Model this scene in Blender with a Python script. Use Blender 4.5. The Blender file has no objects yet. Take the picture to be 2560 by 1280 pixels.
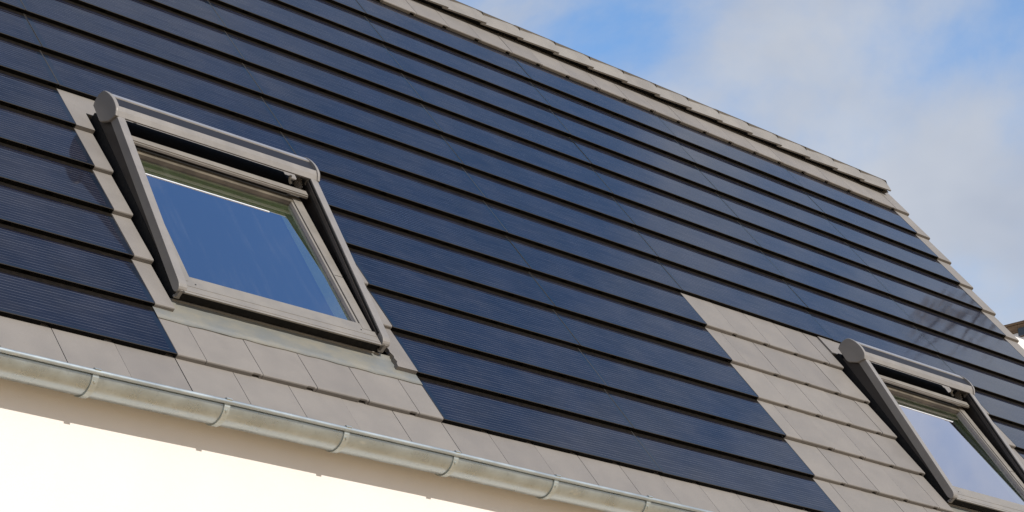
import bpy, math, random
from mathutils import Matrix, Vector
random.seed(7)
S = bpy.context.scene
COL = S.collection
ZE = 3.9                                   # height of the eave above the ground
AL = math.radians(54.0)                    # roof pitch
CA, SA = math.cos(AL), math.sin(AL)
G = 0.33583                                # visible length of one course
H = 0.024                                  # height of a tile's front edge

# ------------------------------------------------------------------ camera
cd = bpy.data.cameras.new('camera'); cam = bpy.data.objects.new('camera', cd); COL.objects.link(cam)
R0 = ((0.72935, -0.68411, 0.00642), (0.23345, 0.24005, -0.94227), (0.64307, 0.68875, 0.33479))
mw = Matrix(((R0[0][0], -R0[1][0], -R0[2][0], -4.70893),
             (R0[0][1], -R0[1][1], -R0[2][1], -6.91103),
             (R0[0][2], -R0[1][2], -R0[2][2], -2.26687 + ZE),
             (0, 0, 0, 1)))
cam.matrix_world = mw
cd.sensor_width = 36.0; cd.lens = 72.98; cd.clip_start = 0.1; cd.clip_end = 3000.0
S.camera = cam

# ------------------------------------------------------------------ sky, sun, exposure
SUN_EL, SUN_AZ = math.radians(34.8), math.radians(-90.0 + 1.5)   # azimuth from +X towards +Y
sdir = Vector((math.cos(SUN_EL) * math.cos(SUN_AZ), math.cos(SUN_EL) * math.sin(SUN_AZ), math.sin(SUN_EL)))
W = bpy.data.worlds.new('World'); S.world = W; W.use_nodes = True
nt = W.node_tree; N = nt.nodes; L = nt.links
for n in list(N): N.remove(n)
def wn(t, **k):
    n = N.new(t)
    for a, b in k.items(): setattr(n, a, b)
    return n
out = wn('ShaderNodeOutputWorld'); bg = wn('ShaderNodeBackground'); bg.inputs['Strength'].default_value = 0.10
sky = wn('ShaderNodeTexSky', sky_type='NISHITA'); sky.sun_disc = False
sky.sun_elevation = SUN_EL; sky.sun_rotation = math.atan2(sdir.x, sdir.y)
sky.air_density = 1.0; sky.dust_density = 0.6; sky.ozone_density = 2.0
hsv = wn('ShaderNodeHueSaturation'); hsv.inputs['Hue'].default_value = 0.500; hsv.inputs['Saturation'].default_value = 1.18; hsv.inputs['Value'].default_value = 2.25
L.new(sky.outputs[0], hsv.inputs['Color'])
tc = wn('ShaderNodeTexCoord'); sep = wn('ShaderNodeSeparateXYZ'); L.new(tc.outputs['Generated'], sep.inputs[0])
def mth(op, a, b=None, clamp=False):
    n = wn('ShaderNodeMath', operation=op); n.use_clamp = clamp
    for i, v in ((0, a), (1, b)):
        if v is None: continue
        if isinstance(v, (int, float)): n.inputs[i].default_value = v
        else: L.new(v, n.inputs[i])
    return n.outputs[0]
SEED = 46.85
vm = wn('ShaderNodeVectorMath', operation='MULTIPLY'); vm.inputs[1].default_value = (1.0, 1.0, 1.25)
L.new(tc.outputs['Generated'], vm.inputs[0])
def cloud_noise(scale, detail, rough, dist, w):
    n = wn('ShaderNodeTexNoise', noise_dimensions='4D')
    n.inputs['Scale'].default_value = scale; n.inputs['Detail'].default_value = detail
    n.inputs['Roughness'].default_value = rough; n.inputs['Distortion'].default_value = dist; n.inputs['W'].default_value = w
    L.new(vm.outputs[0], n.inputs['Vector']); return n.outputs[0]
nz = cloud_noise(5.5, 7.0, 0.56, 0.25, SEED)
nb = cloud_noise(2.2, 2.0, 0.5, 0.0, SEED + 5.0)
# more cloud low down, thinning towards the zenith
bank = mth('MULTIPLY', mth('SUBTRACT', 0.56, sep.outputs[2]), 0.42)
msum = mth('ADD', mth('ADD', nz, mth('MULTIPLY', mth('SUBTRACT', nb, 0.5), 0.45)), bank)
mr = wn('ShaderNodeMapRange'); mr.interpolation_type = 'SMOOTHSTEP'
mr.inputs['From Min'].default_value = 0.31; mr.inputs['From Max'].default_value = 0.61
L.new(msum, mr.inputs['Value'])
nz2 = cloud_noise(3.6, 5.0, 0.55, 0.2, SEED + 9.0)
cr = wn('ShaderNodeMix', data_type='RGBA')
cr.inputs[6].default_value = (4.3, 4.75, 5.7, 1); cr.inputs[7].default_value = (6.6, 6.9, 7.4, 1)
mr2 = wn('ShaderNodeMapRange'); mr2.inputs['From Min'].default_value = 0.38; mr2.inputs['From Max'].default_value = 0.62
L.new(nz2, mr2.inputs['Value']); L.new(mr2.outputs[0], cr.inputs[0])
mx = wn('ShaderNodeMix', data_type='RGBA')
L.new(mth('MULTIPLY', mr.outputs[0], 0.95), mx.inputs[0]); L.new(hsv.outputs[0], mx.inputs[6]); L.new(cr.outputs[2], mx.inputs[7])
L.new(mx.outputs[2], bg.inputs['Color']); L.new(bg.outputs[0], out.inputs['Surface'])

sl = bpy.data.lights.new('sun', 'SUN'); sl.energy = 4.3; sl.angle = math.radians(0.5); sl.color = (1.0, 0.93, 0.84)
so = bpy.data.objects.new('sun', sl); COL.objects.link(so)
so.rotation_euler = (-sdir).to_track_quat('-Z', 'Y').to_euler(); so.location = sdir * 40 + Vector((3, 0, 4))
S.view_settings.view_transform = 'Standard'; S.view_settings.look = 'None'
S.view_settings.exposure = 0.0; S.view_settings.gamma = 1.0; S.view_settings.use_curve_mapping = False
S.render.engine = 'CYCLES'

# ------------------------------------------------------------------ materials
class Mat:
    def __init__(s, name, base=(0.5, 0.5, 0.5), rough=0.6, metal=0.0, spec=0.5, ior=1.5):
        s.m = bpy.data.materials.new(name); s.m.use_nodes = True
        s.nt = s.m.node_tree; s.N = s.nt.nodes; s.L = s.nt.links
        s.b = s.N['Principled BSDF']
        s.b.inputs['Base Color'].default_value = (*base, 1); s.b.inputs['Roughness'].default_value = rough
        s.b.inputs['Metallic'].default_value = metal; s.b.inputs['IOR'].default_value = ior
        s.b.inputs['Specular IOR Level'].default_value = spec
    def n(s, t, **k):
        x = s.N.new(t)
        for a, b in k.items(): setattr(x, a, b)
        return x
    def math(s, op, a, b=None, clamp=False):
        x = s.n('ShaderNodeMath', operation=op); x.use_clamp = clamp
        for i, v in ((0, a), (1, b)):
            if v is None: continue
            if isinstance(v, (int, float)): x.inputs[i].default_value = v
            else: s.L.new(v, x.inputs[i])
        return x.outputs[0]
    def coord(s, sc=(1, 1, 1), shift=True, kind='Object'):
        t = s.n('ShaderNodeTexCoord'); mp = s.n('ShaderNodeMapping'); mp.inputs['Scale'].default_value = sc
        s.L.new(t.outputs[kind], mp.inputs[0])
        if shift:
            oi = s.n('ShaderNodeObjectInfo'); c = s.n('ShaderNodeCombineXYZ')
            s.L.new(s.math('MULTIPLY', oi.outputs['Random'], 37.0), c.inputs[0])
            s.L.new(s.math('MULTIPLY', oi.outputs['Random'], 91.0), c.inputs[1])
            s.L.new(c.outputs[0], mp.inputs['Location'])
        return mp.outputs[0]
    def noise(s, v, scale, detail=4, rough=0.55):
        x = s.n('ShaderNodeTexNoise'); x.inputs['Scale'].default_value = scale; x.inputs['Detail'].default_value = detail
        x.inputs['Roughness'].default_value = rough; s.L.new(v, x.inputs['Vector']); return x.outputs[0]
    def rng(s, v, a, b, c=0.0, d=1.0):
        x = s.n('ShaderNodeMapRange'); x.interpolation_type = 'SMOOTHSTEP'
        for k, q in (('From Min', a), ('From Max', b), ('To Min', c), ('To Max', d)): x.inputs[k].default_value = q
        s.L.new(v, x.inputs['Value']); return x.outputs[0]
    def mix(s, f, a, b, mode='MIX'):
        x = s.n('ShaderNodeMix', data_type='RGBA', blend_type=mode)
        for i, v in ((0, f), (6, a), (7, b)):
            if isinstance(v, (int, float)): x.inputs[i].default_value = v
            elif isinstance(v, tuple): x.inputs[i].default_value = (*v, 1)
            else: s.L.new(v, x.inputs[i])
        return x.outputs[2]
    def color(s, v): s.L.new(v, s.b.inputs['Base Color'])
    def rough(s, v): s.L.new(v, s.b.inputs['Roughness'])
    def bump(s, v, strength=0.3, dist=0.002):
        x = s.n('ShaderNodeBump'); x.inputs['Strength'].default_value = strength; x.inputs['Distance'].default_value = dist
        s.L.new(v, x.inputs['Height']); s.L.new(x.outputs[0], s.b.inputs['Normal'])

def tile_mat(name, base, var=0.10):
    M = Mat(name, base, 0.72, spec=0.3)
    v = M.coord(); oi = M.n('ShaderNodeObjectInfo')
    big = M.noise(v, 5.0, 5, 0.6); fine = M.noise(v, 420.0, 2)
    c = M.mix(M.rng(big, 0.3, 0.72), tuple(x * (1 - var) for x in base), tuple(x * (1 + var) for x in base))
    c = M.mix(M.rng(oi.outputs['Random'], 0, 1, 0, 1), c, M.mix(1.0, c, (0.90, 0.90, 0.91), 'MULTIPLY'))
    scuff = M.rng(M.noise(M.coord((1, 2.2, 1)), 11.0, 6, 0.7), 0.62, 0.80, 0.0, 0.15)
    c = M.mix(scuff, c, (0.34, 0.32, 0.29))
    speck = M.rng(M.noise(v, 95.0, 1), 0.77, 0.82, 0.0, 0.22)
    c = M.mix(speck, c, (0.45, 0.43, 0.39))
    c = M.mix(M.rng(fine, 0.35, 0.65, 0.0, 0.16), c, (0.08, 0.075, 0.07))
    M.color(c); M.rough(M.rng(big, 0.3, 0.7, 0.62, 0.8)); M.bump(fine, 0.25, 0.0015)
    return M.m
M_tile = tile_mat('grey_roof_tile', (0.212, 0.195, 0.176), 0.06)
M_ridge = tile_mat('grey_ridge_tile', (0.235, 0.221, 0.20))

def dirty_black(name, a=(0.006, 0.0055, 0.005), b=(0.018, 0.015, 0.013)):
    M = Mat(name, a, 0.75, spec=0.25)
    v = M.coord((1, 1, 1)); f = M.noise(v, 60, 4, 0.65)
    M.color(M.mix(M.rng(f, 0.4, 0.7), a, b)); M.bump(f, 0.4, 0.002); return M.m
M_pvframe = dirty_black('black_panel_frame', (0.0025, 0.0022, 0.002), (0.007, 0.006, 0.005))
M_pvframe.node_tree.nodes['Principled BSDF'].inputs['Specular IOR Level'].default_value = 0.08
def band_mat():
    M = Mat('dusty_shaded_head', (0.04, 0.033, 0.028), 0.7, spec=0.08)
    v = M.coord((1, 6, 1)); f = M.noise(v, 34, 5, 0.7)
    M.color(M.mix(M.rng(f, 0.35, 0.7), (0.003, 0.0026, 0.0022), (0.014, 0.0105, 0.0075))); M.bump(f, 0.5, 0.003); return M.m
M_band = band_mat()  # dusty strip; colour darkened for the sky reflection blocked by the course above
M_edge = Mat('panel_edge_strip', (0.05, 0.045, 0.039), 0.6, 0.0).m
def pv_mat():
    M = Mat('solar_glass', (0.02, 0.03, 0.09), 0.06, spec=0.24, ior=1.5)
    t = M.n('ShaderNodeTexCoord'); sp = M.n('ShaderNodeSeparateXYZ'); M.L.new(t.outputs['Object'], sp.inputs[0])
    u, v = sp.outputs[0], sp.outputs[1]
    # silver lines under the glass, 22 mm apart, ending 30 mm short of the sides
    fr = M.math('FRACT', M.math('DIVIDE', M.math('SUBTRACT', v, 0.0145), 0.022))
    d = M.math('ABSOLUTE', M.math('SUBTRACT', fr, 0.5))
    line = M.rng(d, 0.035, 0.060, 1.0, 0.0)
    inu = M.math('MULTIPLY', M.math('GREATER_THAN', u, 0.032), M.math('LESS_THAN', u, 1.466))
    inv = M.math('GREATER_THAN', v, 0.016)
    cell = M.math('MULTIPLY', inu, inv)
    vv = M.coord()
    brk = M.rng(M.noise(M.coord((0.7, 30, 1)), 6.0, 3), 0.32, 0.62, 0.30, 1.0)
    tone = M.noise(M.coord((2.0, 1.0, 1.0)), 1.6, 3)
    oi = M.n('ShaderNodeObjectInfo')
    cc = M.mix(M.rng(tone, 0.3, 0.7), (0.0046, 0.0060, 0.0140), (0.0072, 0.0092, 0.0205))
    cc = M.mix(oi.outputs['Random'], cc, M.mix(1.0, cc, (1.28, 1.2, 1.1), 'MULTIPLY'))
    cc = M.mix(M.math('MULTIPLY', M.math('MULTIPLY', line, cell), brk), cc, (0.092, 0.098, 0.118))
    bor = M.mix(0.0, (0.008, 0.013, 0.024), (0, 0, 0))
    cc = M.mix(cell, bor, cc)
    dust = M.rng(M.noise(M.coord((1, 1.4, 1)), 3.2, 6, 0.65), 0.35, 0.8, 0.0, 0.035)
    cc = M.mix(dust, cc, (0.30, 0.26, 0.22))
    fl = M.rng(M.noise(vv, 140.0, 1), 0.79, 0.82, 0.0, 0.20)
    cc = M.mix(fl, cc, (0.35, 0.33, 0.30))
    M.color(cc)
    M.bump(M.noise(M.coord((1.2, 2, 1)), 2.2, 2), 0.12, 0.004)
    return M.m
M_pv = pv_mat()

def alu_mat(name, base, rough=0.42, metal=0.0, var=0.07):
    M = Mat(name, base, rough, metal, 0.5)
    v = M.coord(shift=False); f = M.noise(v, 9, 5, 0.6)
    M.color(M.mix(M.rng(f, 0.3, 0.7), tuple(x * (1 - var) for x in base), tuple(x * (1 + var) for x in base)))
    M.rough(M.rng(f, 0.3, 0.7, rough - 0.06, rough + 0.08)); return M.m
M_alu = alu_mat('grey_coated_aluminium', (0.205, 0.191, 0.175))
M_alu_dark = alu_mat('dark_grey_strip', (0.020, 0.021, 0.026), 0.6)
M_alu_dark.node_tree.nodes['Principled BSDF'].inputs['Specular IOR Level'].default_value = 0.2
M_alu_top = alu_mat('pale_grey_cover', (0.22, 0.225, 0.245), 0.45)
M_sash = alu_mat('sash_aluminium', (0.208, 0.191, 0.166), 0.42)
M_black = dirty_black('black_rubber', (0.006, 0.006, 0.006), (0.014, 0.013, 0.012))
M_track = alu_mat('brown_black_track', (0.022, 0.018, 0.016), 0.5)
M_line = alu_mat('olive_lining', (0.42, 0.46, 0.29), 0.55)
M_dirty = tile_mat('dusty_gasket', (0.13, 0.11, 0.08), 0.4)
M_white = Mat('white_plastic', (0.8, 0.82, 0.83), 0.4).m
M_blind = alu_mat('navy_blind', (0.010, 0.017, 0.055), 0.8)
def glass_mat():
    M = Mat('window_glass', (1, 1, 1), 0.0)
    for n in list(M.N):
        if n.type != 'OUTPUT_MATERIAL': M.N.remove(n)
    o = [n for n in M.N if n.type == 'OUTPUT_MATERIAL'][0]
    tr = M.n('ShaderNodeBsdfTransparent'); tr.inputs[0].default_value = (0.74, 0.80, 0.72, 1)
    gl = M.n('ShaderNodeBsdfGlossy'); gl.inputs['Roughness'].default_value = 0.015; gl.inputs[0].default_value = (0.87, 0.87, 0.96, 1)
    fz = M.n('ShaderNodeFresnel'); fz.inputs['IOR'].default_value = 2.0
    mxs = M.n('ShaderNodeMixShader')
    geo = M.n('ShaderNodeNewGeometry')
    f = M.math('MULTIPLY', M.math('MULTIPLY', fz.outputs[0], 3.0, True), M.math('SUBTRACT', 1.0, geo.outputs['Backfacing']))
    M.L.new(f, mxs.inputs[0]); M.L.new(tr.outputs[0], mxs.inputs[1]); M.L.new(gl.outputs[0], mxs.inputs[2])
    # thin film of dust; streaks down the slope also paint a pale reflected band
    df = M.n('ShaderNodeBsdfDiffuse'); df.inputs[0].default_value = (0.5, 0.48, 0.44, 1)
    st = M.rng(M.noise(M.coord((9, 0.8, 1), shift=False), 2.2, 4, 0.6), 0.5, 0.8, 0.002, 0.026)
    m2 = M.n('ShaderNodeMixShader'); M.L.new(st, m2.inputs[0]); M.L.new(mxs.outputs[0], m2.inputs[1]); M.L.new(df.outputs[0], m2.inputs[2])
    M.L.new(m2.outputs[0], o.inputs['Surface']); return M.m
M_glass = glass_mat()
def lead_mat():
    M = Mat('lead_flashing', (0.26, 0.26, 0.24), 0.5, 0.0, 0.5)
    v = M.coord((1, 1.6, 1), shift=False); f = M.noise(v, 5, 6, 0.65); g = M.noise(v, 16, 4)
    c = M.mix(M.rng(f, 0.35, 0.7), (0.150, 0.158, 0.152), (0.205, 0.195, 0.160))
    c = M.mix(M.rng(g, 0.6, 0.75, 0, 0.4), c, (0.17, 0.182, 0.185))
    M.color(c); M.bump(f, 0.25, 0.006); return M.m
M_lead = lead_mat()
def zinc_mat(name, base, rough, metal, rub):
    M = Mat(name, base, rough, metal, 0.5)
    v = M.coord((1, 1, 1)); f = M.noise(v, 7, 6, 0.6); g = M.noise(v, rub, 3, 0.7)
    c = M.mix(M.rng(f, 0.3, 0.7), tuple(x * 0.9 for x in base), tuple(x * 1.08 for x in base))
    sm = M.rng(M.noise(M.coord((1.0, 3, 3)), 9, 5, 0.7), 0.60, 0.72, 0, 0.5)
    c = M.mix(sm, c, (0.55, 0.57, 0.54))
    c = M.mix(M.rng(g, 0.55, 0.7, 0, 0.35), c, tuple(x * 0.6 for x in base))
    M.color(c); M.rough(M.rng(f, 0.3, 0.7, rough - 0.05, rough + 0.12)); M.bump(f, 0.10, 0.004); return M.m
M_zinc = zinc_mat('zinc_gutter', (0.385, 0.435, 0.45), 0.30, 0.78, 60)
M_bead = zinc_mat('galvanised_bead', (0.36, 0.41, 0.43), 0.45, 0.6, 160)
M_strap = zinc_mat('galvanised_strap', (0.43, 0.475, 0.47), 0.42, 0.7, 90)
def plaster_mat(name, base):
    M = Mat(name, base, 0.9, spec=0.2)
    v = M.coord(shift=False); f = M.noise(v, 260, 3); b = M.noise(v, 1.4, 4)
    M.color(M.mix(M.rng(b, 0.3, 0.7), tuple(x * 0.95 for x in base), base)); M.bump(f, 0.35, 0.003); return M.m
M_wall = plaster_mat('cream_render', (0.74, 0.71, 0.675))
M_white_wall = plaster_mat('white_render', (0.80, 0.79, 0.77))
def wood_mat():
    M = Mat('brown_timber', (0.14, 0.085, 0.045), 0.7, spec=0.3)
    f = M.noise(M.coord((1, 1, 8), shift=True), 6, 5, 0.6)
    M.color(M.mix(M.rng(f, 0.3, 0.7), (0.10, 0.06, 0.032), (0.20, 0.125, 0.065))); return M.m
M_wood = wood_mat()
M_under = Mat('dark_underlay', (0.02, 0.018, 0.016), 0.9, spec=0.1).m
def ground_mat():
    M = Mat('pale_paving', (0.36, 0.31, 0.24), 0.9, spec=0.2)
    t = M.n('ShaderNodeTexCoord'); f = M.noise(t.outputs['Object'], 0.6, 5, 0.6)
    M.color(M.mix(M.rng(f, 0.3, 0.7), (0.46, 0.33, 0.185), (0.56, 0.41, 0.24))); return M.m
M_ground = ground_mat()
M_winpane = Mat('dark_window_pane', (0.03, 0.035, 0.04), 0.05).m
M_bark = Mat('bark', (0.10, 0.075, 0.05), 0.9).m
def leaf_mat():
    M = Mat('dry_leaves', (0.12, 0.09, 0.04), 0.7)
    f = M.noise(M.coord(shift=False), 2.5, 3)
    M.color(M.mix(M.rng(f, 0.35, 0.65), (0.13, 0.11, 0.06), (0.40, 0.31, 0.20))); return M.m
M_leaf = leaf_mat()

# ------------------------------------------------------------------ mesh helpers
class MB:
    def __init__(s): s.v = []; s.f = []; s.m = []; s.sm = []
    def face(s, idx, m=0, smooth=False): s.f.append(tuple(idx)); s.m.append(m); s.sm.append(smooth)
    def quad(s, pts, m=0, smooth=False):
        k = len(s.v); s.v += [tuple(p) for p in pts]; s.face(range(k, k + len(pts)), m, smooth)
    def prism(s, profs, m=0, mats=None, caps=True, closed=True, smooth=False):
        """loft through a list of point loops; mats gives a material per profile segment"""
        k = len(s.v); n = len(profs[0])
        for p in profs: s.v += [tuple(q) for q in p]
        segs = n if closed else n - 1
        for j in range(len(profs) - 1):
            for i in range(segs):
                a = k + j * n + i; b = k + j * n + (i + 1) % n
                s.face((a, b, b + n, a + n), mats[i] if mats else m, smooth)
        if caps and closed:
            s.face([k + i for i in reversed(range(n))], m); s.face([k + (len(profs) - 1) * n + i for i in range(n)], m)
    def box(s, a, b, m=0):
        (x0, y0, z0), (x1, y1, z1) = a, b
        s.prism([[(x0, y0, z0), (x0, y1, z0), (x0, y1, z1), (x0, y0, z1)], [(x1, y0, z0), (x1, y1, z0), (x1, y1, z1), (x1, y0, z1)]], m)
    def tube(s, pts, r, n=8, m=0, smooth=True):
        rings = []; up = Vector((0.13, 0.21, 0.97))
        pts = [Vector(p) for p in pts]
        for i, p in enumerate(pts):
            d = (pts[min(i + 1, len(pts) - 1)] - pts[max(i - 1, 0)]).normalized()
            a = d.cross(up).normalized(); b = d.cross(a)
            rr = r[i] if isinstance(r, (list, tuple)) else r
            rings.append([p + a * rr * math.cos(2 * math.pi * t / n) + b * rr * math.sin(2 * math.pi * t / n) for t in range(n)])
        s.prism(rings, m, smooth=smooth)
    def mesh(s, name, mats, bevel=0):
        me = bpy.data.meshes.new(name); me.from_pydata(s.v, [], s.f); me.update()
        for i, p in enumerate(me.polygons): p.material_index = s.m[i]; p.use_smooth = s.sm[i]
        for m in (mats if isinstance(mats, (list, tuple)) else [mats]): me.materials.append(m)
        import bmesh
        bm = bmesh.new(); bm.from_mesh(me); bmesh.ops.recalc_face_normals(bm, faces=bm.faces[:])
        if bevel:
            bmesh.ops.remove_doubles(bm, verts=bm.verts[:], dist=1e-6)
            es = [e for e in bm.edges if len(e.link_faces) == 2 and e.calc_face_angle(0) > 0.5]
            bmesh.ops.bevel(bm, geom=es, offset=bevel, segments=2, affect='EDGES', profile=0.7, clamp_overlap=True)
        bm.to_mesh(me); bm.free(); return me
def link(name, me, parent=None, loc=(0, 0, 0), rot=(0, 0, 0)):
    o = bpy.data.objects.new(name, me); COL.objects.link(o)
    if parent: o.parent = parent
    o.location = loc; o.rotation_euler = rot; return o
def mk(name, mb, mats, parent=None, loc=(0, 0, 0), bevel=0): return link(name, mb.mesh(name, mats, bevel), parent, loc)
def tag(o, label=None, cat=None, kind=None, group=None):
    for k, v in (('label', label), ('category', cat), ('kind', kind), ('group', group)):
        if v: o[k] = v
    return o

# ------------------------------------------------------------------ ground
g = MB(); g.quad([(-400, -400, 0), (400, -400, 0), (400, 400, 0), (-400, 400, 0)])
tag(mk('ground', g, M_ground), kind='structure')

# ------------------------------------------------------------------ the house
U0, U1 = -3.0, 9.0                           # left and right edge of the tiled roof
VR = 5.40
def RW(v, w): return (v * CA - w * SA, v * SA + w * CA)      # roof (v, w) -> (Y, Z) from the eave
YR = RW(VR, 0.05)[0]; ZRDG = RW(VR, 0.0)[1]
HB = Vector((3.0, YR, 0.0))
house = tag(link('house', None, None, HB), 'white rendered house with steep grey tiled roof full of dark blue solar panels', 'house')
roofM = dict(rot=(AL, 0, 0), loc=Vector((0, 0, ZE)) - HB)
YW = 0.073
w = MB()
w.box((U0 + 0.06, YW, 0), (U1 + 0.06, 2 * YR - YW, ZE - 0.02))
zt = RW(VR - 0.12, -0.16)
for x in (U0 + 0.06, U1 - 0.14):
    w.prism([[(x, YW + 0.1, ZE - 0.02), (x, 2 * YR - YW - 0.1, ZE - 0.02), (x, YR, ZE + zt[1] - 0.05)],
             [(x + 0.2, YW + 0.1, ZE - 0.02), (x + 0.2, 2 * YR - YW - 0.1, ZE - 0.02), (x + 0.2, YR, ZE + zt[1] - 0.05)]])
mk('wall', w, M_wall, house, -HB)
# roof: deck of both slopes, its tiles and panels hang on it
r = MB()
r.box((U0, 0.06, -0.16), (U1 + 0.12, VR - 0.14, -0.052))
YB = 2 * YR
roof = mk('roof', r, M_under, house, **{'loc': roofM['loc']}); roof.rotation_euler = (AL, 0, 0)
b = MB()
def bk(v, wv, x): y, z = RW(v, wv); return (x, YB - y, z + ZE)
b.prism([[bk(0, -0.16, x), bk(VR - 0.14, -0.16, x), bk(VR - 0.12, -0.01, x), bk(0, -0.01, x)] for x in (U0, U1 + 0.12)])
mk('back_roof', b, M_tile, house, -HB)

# grey tile meshes, origin at the left end of the front edge
def tile_sections(wd, notch):
    s = [(0.0, 0)]
    if notch and wd > 0.2:
        s = [(0.0, 0), (wd - 0.052, 0), (wd - 0.049, 1), (wd - 0.014, 1), (wd - 0.011, 0)]
    return s + [(wd, 0)]
def tile_profile(x, n, L):
    sl = -(H + 0.0012) / G
    bot = -0.012 if n else -H
    y0 = 0.003 if n else 0.0
    return [(x, y0, bot), (x, y0, -0.007), (x, 0.0022 + y0 * .5, -0.0022), (x, 0.007, -0.0003), (x, L, sl * L), (x, L, sl * L - 0.012), (x, 0.02, -H + 0.001 if not n else bot)]
TM = {}
def tile_mesh(wd, L, notch=True):
    k = (round(wd, 4), round(L, 4), notch)
    if k not in TM:
        mb = MB(); mb.prism([tile_profile(x, n, L) for x, n in tile_sections(wd, notch)]); TM[k] = mb.mesh('roof_tile', M_tile)
    return TM[k]
TL = G + 0.07
def add_tile(u, row, wd, L=TL, notch=True):
    o = link('roof_tile', tile_mesh(wd - 0.0032, L, notch), roof,
             (u + 0.0016 + random.uniform(-.0006, .0006), row * G + random.uniform(-.0012, .0012), random.uniform(-.0009, .0006)))
    o.rotation_euler = (random.uniform(-.0012, .0012), random.uniform(-.0016, .0016), random.uniform(-.0014, .0014)); return o
# solar panels
def pv_mesh(wd):
    mb = MB(); sl = -(H + 0.0012) / G; n = int(round(wd / 0.3)); wd -= 0.003
    secs = []
    for i in range(n):
        a = i * 0.3
        secs += [(a, 0), (a + 0.246, 0), (a + 0.249, 1), (a + 0.285, 1), (a + 0.288, 0)]
    secs += [(wd, 0)]
    P = []
    for x, nn in secs:
        bot = -0.013 if nn else -H; y0 = 0.003 if nn else 0.0
        P.append([(x, y0, bot), (x, y0, -0.0032), (x, 0.0, -0.0030), (x, 0.0012, -0.0002)])
    mb.prism(P, 0, mats=[0, 0, 1], caps=False, closed=False)
    def zz(y, d=0.0): return sl * y + d
    e = 0.0022
    mb.quad([(e, 0.0012, -0.0002), (wd - e, 0.0012, -0.0002), (wd - e, G - 0.032, zz(G - 0.032)), (e, G - 0.032, zz(G - 0.032))], 2)
    mb.quad([(e, G - 0.032, zz(G - 0.032)), (wd - e, G - 0.032, zz(G - 0.032)), (wd - e, G + 0.05, zz(G + 0.05)), (e, G + 0.05, zz(G + 0.05))], 3)
    for x0, x1, mm in ((0.0, e, 1), (wd - e, wd, 1)):          # thin raised edge strips at both sides
        mb.prism([[(x0, 0.0012, -0.012), (x0, 0.0012, 0.0004), (x1, 0.0012, 0.0004), (x1, 0.0012, -0.012)],
                  [(x0, G + 0.05, zz(G + 0.05, -0.012)), (x0, G + 0.05, zz(G + 0.05, 0.0006)), (x1, G + 0.05, zz(G + 0.05, 0.0006)), (x1, G + 0.05, zz(G + 0.05, -0.012))]], 0, mats=[0, mm, 0, 0])
    mb.quad([(0.0, 0.03, -H), (wd, 0.03, -H), (wd, G + 0.05, zz(G + 0.05, -0.02)), (0.0, G + 0.05, zz(G + 0.05, -0.02))], 0)
    return mb.mesh('solar_panel', [M_pvframe, M_edge, M_pv, M_band])
PVM = pv_mesh(1.5)
def add_pv(u, row):
    o = link('solar_panel', PVM, roof, (u + 0.0015, row * G + random.uniform(-.001, .001), random.uniform(-.0006, .0006)))
    o.rotation_euler = (random.uniform(-.0022, .0022), random.uniform(-.0010, .0010), random.uniform(-.0005, .0005)); return o

def tiles_run(ua, ub, row, phase, L=TL):
    """tiles from ua to ub with joints at phase + 0.3 k"""
    k = math.ceil((ua - phase) / 0.3 + 0.02); cuts = [ua]
    while phase + 0.3 * k < ub - 0.01: cuts.append(phase + 0.3 * k); k += 1
    cuts.append(ub)
    for a, c in zip(cuts[:-1], cuts[1:]): add_tile(a, row, c - a, L)

W1A, W1B, SH = 0.105, 1.378, 5.745           # cut edges left and right of the window, shift to the second window
tiles_run(U0, 9.0, 0, 0.0)
for row in range(1, 15):
    us = [-3.0, -1.5, 0.0, 1.5, 3.0, 4.5, 6.0, 7.5]
    for u in us:
        if row <= 6 and u in (0.0, 4.5, 6.0): continue
        add_pv(u, row)
tiles_run(0.0, 1.5, 1, 0.15)
for row in range(1, 7):
    ph = 0.15 if row % 2 else 0.0
    if row == 1: tiles_run(4.5, 7.5, 1, 0.15); continue
    if row < 6: add_tile(0.0, row, W1A, notch=False)
    if row > 2: add_tile(W1B, row, 1.5 - W1B, notch=False)
    tiles_run(4.5, W1A + SH, row, ph); (tiles_run(W1B + SH, 7.5, row, ph) if row > 2 else None)
tiles_run(U0, 9.0, 15, 0.0, 0.335)
# top ends of the two window bays (tile strip over the frame)
for s in (0.0, SH):
    d = 0.3 if s == 0.0 else 0.0
    add_tile(W1A + s + d, 6.46, W1B - W1A - d, G * 0.45 + 0.07, notch=False)
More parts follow.
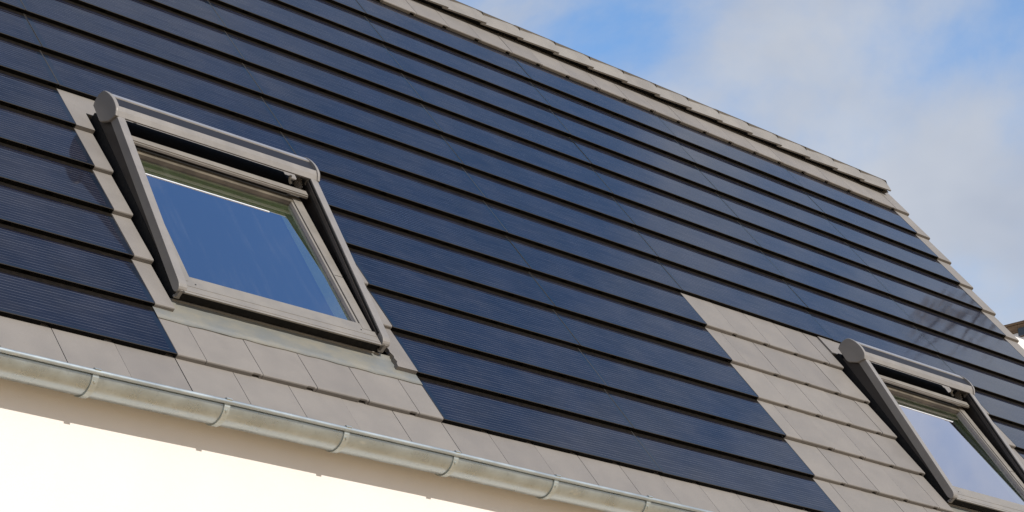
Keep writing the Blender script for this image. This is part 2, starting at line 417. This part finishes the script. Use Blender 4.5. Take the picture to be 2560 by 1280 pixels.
# cut tiles: any outline seen from above, extruded
def cut_tile(outline, row, name='roof_tile', lift=0.0):
    mb = MB(); s0 = -(H + 0.0012) / G; n = len(outline)
    def top(p): return (p[0], p[1], s0 * p[1] + lift - (0.0 if p[1] > 0.004 else 0.002))
    mb.v = [top(p) for p in outline] + [(p[0], p[1], s0 * p[1] + lift - H * 0.97) for p in outline]
    mb.face(range(n)); mb.face([n + i for i in reversed(range(n))])
    for i in range(n): mb.face((i, (i + 1) % n, n + (i + 1) % n, n + i))
    return mk(name, mb, M_tile, roof, (0, row * G, 0))
for s in (0.0, SH):
    a = W1A + s; l0 = 0.0016 if s == 0.0 else (0.0 if True else 0)
    if s == 0.0: cut_tile([(0.0016, 0), (a, 0), (a, 0.155), (a + 0.30, 0.155), (a + 0.30, TL), (0.0016, TL)], 6)
    jag = [(W1B + s - 0.004, 0.0), (1.4984 + s if s == 0 else 7.4984, 0.0), (1.4984 + s if s == 0 else 7.4984, TL), (W1B + s, TL), (W1B + s + 0.004, 0.185),
           (W1B + s - 0.003, 0.165), (W1B + s + 0.006, 0.135), (W1B + s + 0.001, 0.11), (W1B + s + 0.012, 0.085), (W1B + s + 0.004, 0.065), (W1B + s + 0.010, 0.04), (W1B + s - 0.002, 0.022)]
    cut_tile(jag, 2, lift=0.004)
# verge tiles with a down-turned flank
VWID = 0.19
mb = MB(); sl = -(H + 0.0012) / G
def vp(y, top): return [(0, y, top - H), (0, y, top), (VWID - 0.012, y, top), (VWID - 0.003, y, top - 0.004), (VWID, y, top - 0.012), (VWID, y, top - 0.11), (VWID - 0.014, y, top - 0.11), (VWID - 0.014, y, top - H)]
mb.prism([vp(0.0, -0.003), vp(0.006, 0.0), vp(TL, sl * TL)])
VM = mb.mesh('verge_tile', M_tile)
for row in range(0, 16):
    link('verge_tile', VM, roof, (9.0012, row * G + random.uniform(-.001, .001), random.uniform(-.0006, .0006)), (0, random.uniform(-.002, .002), 0))
# ridge tiles (roof coordinates), each lapping over the next one to its right
def ridge_ring(x, d, k=0.0):
    pts = [(VR - 0.122, 0.030 + d), (VR - 0.06, 0.041 + d - k * .15), (VR - 0.022, 0.050 + d - k * .7), (VR + 0.012, 0.045 + d - k * 1.2)]
    P = [(YZ[0], YZ[1]) for YZ in (RW(*p) for p in pts)]
    full = P + [(2 * YR - y, z) for y, z in reversed(P)]
    low = [RW(VR - 0.120, 0.017 + d)]
    inner = [(y, z - 0.016) for y, z in P[1:]]
    ring = full + [(2 * YR - low[0][0], low[0][1])] + [(2 * YR - y, z) for y, z in inner] + list(reversed(inner)) + low
    return [(x, y, z) for y, z in ring]
mb = MB()
mb.prism([ridge_ring(0.0, -0.003), ridge_ring(0.315, 0.0085), ridge_ring(0.355, 0.0105, 0.001), ridge_ring(0.375, 0.011, 0.003), ridge_ring(0.394, 0.0115, 0.007), ridge_ring(0.408, 0.012, 0.014)])
RM = mb.mesh('ridge_tile', M_ridge)
Rinv = Matrix.Rotation(-AL, 4, 'X')
k = 0
while True:
    x = 9.09 - 0.408 - 0.3648 * k
    if x < U0 - 0.05: break
    o = link('ridge_tile', RM, roof); o.matrix_local = Rinv @ Matrix.Translation((x, 0, random.uniform(-.002, .002))); k += 1
mb = MB(); rr = ridge_ring(9.20, 0.0); mb.quad([p for p in rr[:8]], 0)
mb.prism([[(9.072, *RW(VR - 0.115, 0.015)), (9.072, *RW(VR - 0.03, 0.012)), (9.072, 2 * YR - RW(VR - 0.03, 0.012)[0], RW(VR - 0.03, 0.012)[1]), (9.072, 2 * YR - RW(VR - 0.115, 0.015)[0], RW(VR - 0.115, 0.015)[1])],
          [(9.086, *RW(VR - 0.115, 0.015)), (9.086, *RW(VR - 0.03, 0.012)), (9.086, 2 * YR - RW(VR - 0.03, 0.012)[0], RW(VR - 0.03, 0.012)[1]), (9.086, 2 * YR - RW(VR - 0.115, 0.015)[0], RW(VR - 0.115, 0.015)[1])]])
mb.v = mb.v[8:]; mb.f = [tuple(i - 8 for i in f) for f in mb.f[1:]]; mb.m = mb.m[1:]; mb.sm = mb.sm[1:]
o = mk('ridge_end_cap', mb, M_ridge, roof); o.matrix_local = Rinv
mb = MB()                                    # black filler painting the shade in the gap under the ridge tiles
a, c2 = RW(VR - 0.05, -0.04), RW(VR - 0.05, -0.002)
mb.prism([[(x, *a), (x, *c2), (x, 2 * YR - c2[0], c2[1]), (x, 2 * YR - a[0], a[1])] for x in (U0, 9.06)])
o = mk('ridge_gap_shade', mb, M_black, roof); o.matrix_local = Rinv

# ------------------------------------------------------------------ roof windows with raised shutters
UL, UR = 0.12, 1.33
VT, WT, VB, WB = 1.945, 0.148, 0.795, 0.068          # front edge of the side rails, top and bottom
CAP = [(2.161, 0.046), (2.172, 0.070), (2.173, 0.095), (2.168, 0.122), (2.152, 0.150), (2.105, 0.170), (2.042, 0.183), (1.990, 0.181), (1.965, 0.174), (1.938, 0.152), (1.963, 0.096), (2.023, 0.046), (2.045, 0.041)]
def chaikin(P, keep):
    Q = []
    for i, p in enumerate(P):
        q = P[(i + 1) % len(P)]
        if i in keep: Q.append(p)
        else: Q.append((p[0] * .75 + q[0] * .25, p[1] * .75 + q[1] * .25))
        if (i + 1) % len(P) not in keep: Q.append((p[0] * .25 + q[0] * .75, p[1] * .25 + q[1] * .75))
    return Q
CAP = chaikin(CAP, (9, 10, 11, 12, 0))
CAPC = (sum(p[0] for p in CAP) / len(CAP), sum(p[1] for p in CAP) / len(CAP))
def roof_window(shift, label):
    o = link('roof_window', None, house, Matrix.Rotation(AL, 4, 'X') @ Vector((shift, 0, 0)) + roofM['loc'], (AL, 0, 0))
    o['label'] = label
    P = {}
    def part(name, mb, mats, bevel=0.0, parent=o): return mk(name, mb, mats, parent, (0, 0, 0), bevel)
    # shutter box: three facets between two rounded end caps
    b = MB()
    prof = [(2.165, 0.05), (2.172, 0.10), (2.158, 0.141), (2.128, 0.157), (2.088, 0.168), (2.084, 0.163), (1.998, 0.172), (1.994, 0.1750), (1.968, 0.165), (1.944, 0.148), (1.950, 0.138), (2.00, 0.152), (2.12, 0.135), (2.14, 0.06)]
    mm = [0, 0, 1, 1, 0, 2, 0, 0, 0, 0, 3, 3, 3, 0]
    b.prism([[(x, v, w) for v, w in prof] for x in (UL + 0.004, UR - 0.004)], 0, mats=mm)
    part('shutter_box', b, [M_alu, M_alu_top, M_alu_dark, M_black])
    for x0, x1 in ((UL - 0.012, UL + 0.006), (UR - 0.006, UR + 0.012)):
        c = MB()
        def ring_(x, f): return [(x, CAPC[0] + (v - CAPC[0]) * f, CAPC[1] + (w - CAPC[1]) * f) for v, w in CAP]
        lo = [(x0, 0.955), (x0 + 0.003, 0.99), (x0 + 0.007, 1.0), (x1, 1.0)] if x0 < 0.5 else [(x0, 1.0), (x1 - 0.007, 1.0), (x1 - 0.003, 0.99), (x1, 0.955)]
        c.prism([ring_(x, f) for x, f in lo], smooth=False); part('end_cap', c, M_alu)
    # side rails, thinner box sections that run down to the foot of the window and end in a half round
    def rail(x0, x1):
        c = MB(); d = Vector((VB - VT, WB - WT)).normalized(); nrm = Vector((d.y, -d.x)); nrm = nrm if nrm.y < 0 else -nrm
        pts = []
        T = Vector((VT + 0.02, WT + 0.001)); B = Vector((VB, WB)); dep = 0.052
        pts.append(T); pts.append(B)
        cpt = B + nrm * dep * 0.5
        for t in range(1, 8):
            a = math.pi * t / 8
            pts.append(cpt - nrm * (dep * 0.5) * math.cos(a) + d * 0.040 * math.sin(a))
        pts.append(B + nrm * dep); pts.append(T + nrm * dep)
        c.prism([[(x, p.x, p.y) for p in pts] for x in (x0, x1)])
        return part('side_rail', c, M_alu, 0.0025)
    rail(UL, UL + 0.044); rail(UR - 0.044, UR)
    # dark running tracks on the inner faces of the rails
    for xa, xb in ((UL + 0.0445, UL + 0.049), (UR - 0.049, UR - 0.0445)):
        c = MB()
        for (o0, o1, m) in ((0.006, 0.016, 0), (0.018, 0.036, 1), (0.038, 0.050, 0)):
            xx = (xa, xb) if m == 0 else (xa, xb + (0.004 if xa < 0.7 else 0)) if xa < 0.7 else (xa - 0.004, xb)
            c.prism([[(x, VT, WT - o0), (x, VB + 0.03, WB - o0), (x, VB + 0.03, WB - o1), (x, VT, WT - o1)] for x in xx], m)
        part('rail_track', c, [M_black, M_track])
    # dark frame: sides and head, standing on the roof deck
    f = MB()
    f.box((UL + 0.012, 0.775, -0.06), (UL + 0.050, 2.15, 0.018)); f.box((UR - 0.060, 0.775, -0.06), (UR - 0.012, 2.15, 0.018))
    f.box((UL + 0.050, 1.995, -0.06), (UR - 0.060, 2.15, 0.030)); f.box((UL + 0.050, 0.774, -0.06), (UR - 0.060, 0.80, 0.034))
    part('window_frame', f, M_black)
    for xa, xb in ((UL + 0.014, UL + 0.020), (UR - 0.020, UR - 0.014)):   # folded dark gaiters filling the wedge under each rail
        sk = MB(); sk.prism([[(x, 0.80, 0.010), (x, 2.10, 0.010), (x, 2.06, 0.075), (x, VT, WT - 0.045), (x, VB, WB - 0.04)] for x in (xa, xb)])
        part('side_gaiter', sk, M_track)
    # sash
    s0, s1 = 0.150, 1.262; gv0, gv1, gu0, gu1 = 0.885, 1.845, 0.228, 1.185
    sash = link('sash', None, o); 
    def sp(name, mb, mats, bevel=0.0): return part(name, mb, mats, bevel, sash)
    c = MB(); c.box((s0, 0.744, 0.040), (s1 + 0.012, 0.838, 0.048)); c.box((s0 + 0.004, 0.842, 0.020), (s1, gv0, 0.043))
    c.box((s0, 0.758, 0.0482), (s1 + 0.012, 0.7605, 0.0498)); c.box((s0, 0.800, 0.0482), (s1 + 0.012, 0.8025, 0.0495))
    sp('bottom_bar', c, M_sash, 0.0015)
    c = MB(); c.box((s0, 1.940, 0.016), (s1 + 0.012, 1.992, 0.045)); sp('top_bar', c, M_track, 0.002)  # dark track colour instead of sash grey paints the shutter box's shadow
    c = MB(); c.box((UL + 0.050, 1.871, 0.072), (UR - 0.052, 1.908, 0.090)); c.box((UL + 0.050, 1.864, 0.070), (UR - 0.052, 1.8705, 0.084)); part('shutter_slat', c, M_sash, 0.002)
    c = MB(); c.box((s0 + 0.02, 1.885, 0.010), (s1 - 0.01, 1.936, 0.020)); sp('top_shade_strip', c, M_black)  # black strip paints the slat's shadow and the gap above the bead
    c = MB(); c.box((gu0 - 0.01, gv1, 0.012), (gu1 + 0.02, 1.886, 0.041)); sp('top_bead', c, M_dirty, 0.0015)
    for xa, xb, xc, xd in ((s0, s0 + 0.056, s0 + 0.060, gu0), (s1 - 0.056, s1, gu1 + 0.004, s1 - 0.060)):
        c = MB(); c.box((xa, 0.846, 0.016), (xb, 1.936, 0.045)); c.box((xc, gv0, 0.016), (xd - 0.0, 1.884, 0.040))
        sp('stile', c, M_sash, 0.0015)
        if xa > 0.7:
            c = MB(); c.box((xa + 0.004, 1.25, 0.0453), (xb + 0.001, 1.2525, 0.0462)); sp('stile_joint', c, M_black)
    c = MB(); c.box((gu0 - 0.004, gv0 - 0.004, 0.0165), (gu1 + 0.004, gv1 + 0.004, 0.0210)); sp('glass_pane', c, M_glass)
    # lining behind the glass, blind, and on the glass a white strip painting a reflected edge
    z0, z1, zb = 0.014, -0.040, -0.125
    c = MB()
    c.prism([[(x, gv1 + 0.002, z0), (x, gv1 - 0.026, z1), (x, gv1 + 0.02, z1), (x, gv1 + 0.02, z0)] for x in (gu0 - 0.006, gu1 + 0.012)])
    c.prism([[(gu1 + 0.003, v, z0), (gu1 - 0.020, v, z1), (gu1 + 0.02, v, z1), (gu1 + 0.02, v, z0)] for v in (gv0, gv1 + 0.001)])
    c.box((gu0 - 0.02, gv0, z1), (gu0 - 0.004, gv1, z0)); c.box((gu0 - 0.006, gv0 - 0.02, z1), (gu1 + 0.012, gv0 - 0.003, z0))
    sp('lining', c, M_line)
    c = MB(); c.box((gu0 - 0.03, gv1 + 0.006, zb), (gu1 + 0.03, gv1 + 0.03, z1 - 0.001)); c.box((gu1 + 0.008, gv0 - 0.03, zb), (gu1 + 0.03, gv1 + 0.005, z1 - 0.001))
    c.box((gu0 - 0.03, gv0 - 0.03, zb), (gu0 - 0.008, gv1 + 0.005, z1 - 0.001)); c.box((gu0 - 0.007, gv0 - 0.03, zb), (gu1 + 0.007, gv0 - 0.008, z1 - 0.001))
    sp('inner_frame', c, M_track)
    c = MB(); c.box((gu0 - 0.03, gv0 - 0.03, zb - 0.01), (gu1 + 0.03, gv1 + 0.03, zb - 0.002)); sp('blind', c, M_blind)
    c = MB(); c.box((gu0, 1.705, 0.0214), (1.008, 1.7105, 0.0245)); sp('reflected_edge_strip', c, M_white)
    # small fittings: latch hook, screw heads, hinge foot
    c = MB(); c.prism([[(x, 2.00, 0.052), (x, 2.03, 0.058), (x, 2.04, 0.082), (x, 2.032, 0.082), (x, 2.022, 0.066), (x, 1.995, 0.060)] for x in (1.232, 1.244)]); part('latch_hook', c, M_white)
    c = MB()
    for x in (1.262, 1.272):
        for i in range(5): c.box((x, 1.950 + i * 0.014, 0.052), (x + 0.006, 1.957 + i * 0.014, 0.085 + 0.006 * i))
    part('latch_rack', c, M_alu)
    c = MB(); c.box((0.30, 1.957, 0.146), (0.345, 1.962, 0.1495)); part('type_plate', c, M_alu)
    for x in (UL + 0.012, UR - 0.030):
        c = MB(); c.box((x, 0.755, 0.004), (x + 0.018, 0.776, 0.045)); c.box((x - 0.008, 0.758, -0.004), (x + 0.022, 0.772, 0.006)); part('hinge_foot', c, M_alu, 0.002)
    for x in (0.235, 1.185):
        c = MB(); c.prism([[(x + 0.004 * math.cos(t * math.pi / 4), 0.826 + 0.004 * math.sin(t * math.pi / 4), w) for t in range(8)] for w in (0.048, 0.0495)]); part('screw', c, M_alu_dark)
    # lead apron dressed over the course below, with its upturn under the frame
    c = MB(); nx = 26; rows_ = [(0.592, -0.0150), (0.640, -0.0185), (0.690, -0.0220), (0.735, -0.0255), (0.765, -0.027), (0.772, -0.020)]
    grid = []
    for v, wv in rows_:
        line = []
        for i in range(nx + 1):
            t = i / nx; u = -0.004 + t * 1.506
            q = v + (0.0035 * math.sin(i * 1.7) + random.uniform(-.002, .002) if v == 0.592 else 0)
            line.append((u, q, wv + random.uniform(-.0012, .0012) * (v < 0.74)))
        grid.append(line)
    k0 = len(c.v); [c.v.extend(l) for l in grid]; n1 = nx + 1
    for j in range(len(rows_) - 1):
        for i in range(nx): c.face((k0 + j * n1 + i, k0 + j * n1 + i + 1, k0 + (j + 1) * n1 + i + 1, k0 + (j + 1) * n1 + i), 0, True)
    k1 = len(c.v); c.v += [(p[0], p[1], p[2] - 0.0035) for p in grid[0]]
    for i in range(nx): c.face((k1 + i, k1 + i + 1, k0 + i + 1, k0 + i))
    part('lead_apron', c, M_lead)
    c = MB(); c.box((UL + 0.01, 0.766, -0.026), (UR - 0.01, 0.771, -0.017)); part('apron_lip', c, M_sash)
    return o
roof_window(0.0, 'roof window reflecting deep blue sky, with raised shutter rails')
roof_window(SH, 'roof window with pale cloudy reflection, beside the grey tiles')

# ------------------------------------------------------------------ gutter
YC, ZC, RG = -0.028, 0.006, 0.076
g = MB(); nseg = 22
ro = [(YC + RG * math.cos(t), ZC + RG * math.sin(t)) for t in [math.pi + math.pi * i / nseg for i in range(nseg + 1)]]
ri = [(YC + (RG - 0.003) * math.cos(t), ZC + (RG - 0.003) * math.sin(t)) for t in [math.pi + math.pi * i / nseg for i in range(nseg + 1)]]
ring = ro + list(reversed(ri))
xs = [U0 - 0.02 + i * (U1 + 0.2 - U0) / 40 for i in range(41)]
def sag(x): return 0.0012 * math.sin(x * 2.1) + 0.0008 * math.sin(x * 5.3 + 1)
g.prism([[(x, y, z + ZE + sag(x)) for y, z in ring] for x in xs], smooth=True)
gut = mk('gutter', g, M_zinc, house, -HB); gut['label'] = 'half round zinc gutter under the lowest grey tiles'
g = MB()
bc = (YC - RG - 0.009, ZC + 0.004); br = 0.0100
g.prism([[(x, bc[0] + br * math.cos(t * math.pi / 6), bc[1] + br * math.sin(t * math.pi / 6) + ZE + sag(x)) for t in range(12)] for x in xs], smooth=True)
mk('gutter_bead', g, M_bead, gut)
# strap brackets under the gutter, hooked over the bead
def bracket():
    c = MB(); wd = 0.028
    ang = [math.pi + math.pi * i / 16 for i in range(17)]
    def ringp(x):
        o_ = [(YC + (RG + 0.0065) * math.cos(t), ZC + (RG + 0.0065) * math.sin(t)) for t in ang]
        i_ = [(YC + (RG + 0.001) * math.cos(t), ZC + (RG + 0.001) * math.sin(t)) for t in ang]
        hook_o = [(bc[0] + 0.0160 * math.cos(a), bc[1] + 0.0160 * math.sin(a)) for a in (2.6, 2.1, 1.57, 1.0, 0.4)]
        hook_i = [(bc[0] + 0.0115 * math.cos(a), bc[1] + 0.0115 * math.sin(a)) for a in (2.6, 2.1, 1.57, 1.0, 0.4)]
        return [(x, y, z) for y, z in list(reversed(hook_o)) + o_ + list(reversed(i_)) + hook_i]
    c.prism([ringp(-wd / 2), ringp(wd / 2)])
    return c.mesh('gutter_bracket', M_strap)
BM = bracket()
rv = MB(); rv.prism([[(0.0055 * math.cos(t * math.pi / 4), -d, 0.0055 * math.sin(t * math.pi / 4)) for t in range(8)] for d in (0.0, 0.0035)])
RVM = rv.mesh('rivet', M_strap)
k = -4
while -0.575 + 0.628 * k < 9.0:
    x = -0.575 + 0.628 * k
    if x > U0:
        o = link('gutter_bracket', BM, gut, (x, 0, ZE + sag(x)))
        a = math.pi + 0.40
        # rivet is joined to its strap as a small stud object on the gutter
        link('rivet', RVM, gut, (x, YC + (RG + 0.0063) * math.cos(a), ZE + ZC + (RG + 0.0063) * math.sin(a) + sag(x)), (0.40, 0, 0))
    k += 1

# ------------------------------------------------------------------ neighbouring house, only a corner shows past the verge
NB = Vector((20.5, 3.0, 0)); nh = tag(link('neighbour_house', None, None, NB), 'neighbouring white house with brown timber cladding under its flat roof, behind the verge', 'house')
c = MB(); c.box((17.06, -1.5, 0), (25, 9.0, ZE + 5.70)); mk('wall', c, M_white_wall, nh, -NB)
c = MB(); c.box((15.6, 6.70, 0), (16.985, 9.0, ZE + 5.40)); mk('added_sunlit_wall', c, M_white_wall, nh, -NB)  # wall block added so the white part shows a sunlit face
cl = MB(); cl.box((16.99, -1.6, ZE + 5.735), (25.1, 9.1, ZE + 5.765)); roof2 = mk('roof', cl, M_wood, nh, -NB)
for i in range(30):                          # timber cladding boards stepping down to the right
    y1 = 8.9 - i * 0.16; zb = ZE + 5.64 - max(0, (7.06 - y1)) * 0.80
    zb = max(zb, ZE + 3.4)
    if i < 4: zb = ZE + 5.55
    c = MB(); c.box((17.0, y1 - 0.156, zb), (17.055, y1, ZE + 5.73)); mk('cladding_board', c, M_wood, nh, -NB)
c = MB(); c.box((16.985, 6.86, ZE + 5.575), (16.998, 6.97, ZE + 5.675)); c2_ = mk('window', c, M_winpane, nh, -NB)
# unseen tree added beside it, for the patch mirrored in the right-hand panels
TB = Vector((16.0, 3.60, -0.2)); tr = tag(link('tree', None, None, TB), 'twiggy tree added out of view beyond the verge, for the patch mirrored in the panels at far right', 'tree')
c = MB(); c.tube([(0, 0, 0.15), (0.05, 0.02, 3), (0, 0.1, 6.5), (0.1, 0.3, 9.5), (0.05, 0.5, 13.2)], [0.2, 0.16, 0.12, 0.07, 0.015], 8)
for i in range(11):
    z = random.uniform(7.0, 12.7) if i < 4 else random.uniform(11.3, 12.8); a = random.uniform(0, 6.28); l = random.uniform(0.3, 0.6)
    y0 = 0.2 + 0.3 * (z - 9.5) / 3.7
    c.tube([(0.05, y0, z), (0.5 * l * math.cos(a), y0 + 0.5 * l * math.sin(a), z + 0.25 * l), (l * math.cos(a), y0 + l * math.sin(a), z + 0.55 * l)], [0.022, 0.015, 0.006], 5)
mk('trunk', c, M_bark, tr)
c = MB()
for i in range(230):
    k = random.choice(((0.15, 0.62, 12.75, 0.22), (-0.1, 0.40, 12.45, 0.20), (0.1, 0.65, 12.35, 0.18), (0.1, 0.30, 12.10, 0.20), (-0.1, 0.45, 12.85, 0.15)))
    p = Vector((random.gauss(k[0], k[3] * .6), random.gauss(k[1], k[3] * .6), random.gauss(k[2], k[3] * .45))); s_ = random.uniform(0.02, 0.06)
    e1 = Vector((random.gauss(0, 1), random.gauss(0, 1), random.gauss(0, 1))).normalized(); e2 = e1.orthogonal().normalized()
    c.quad([p - e1 * s_, p + e2 * s_ * 0.6, p + e1 * s_, p - e2 * s_ * 0.6])
mk('crown', c, M_leaf, tr)
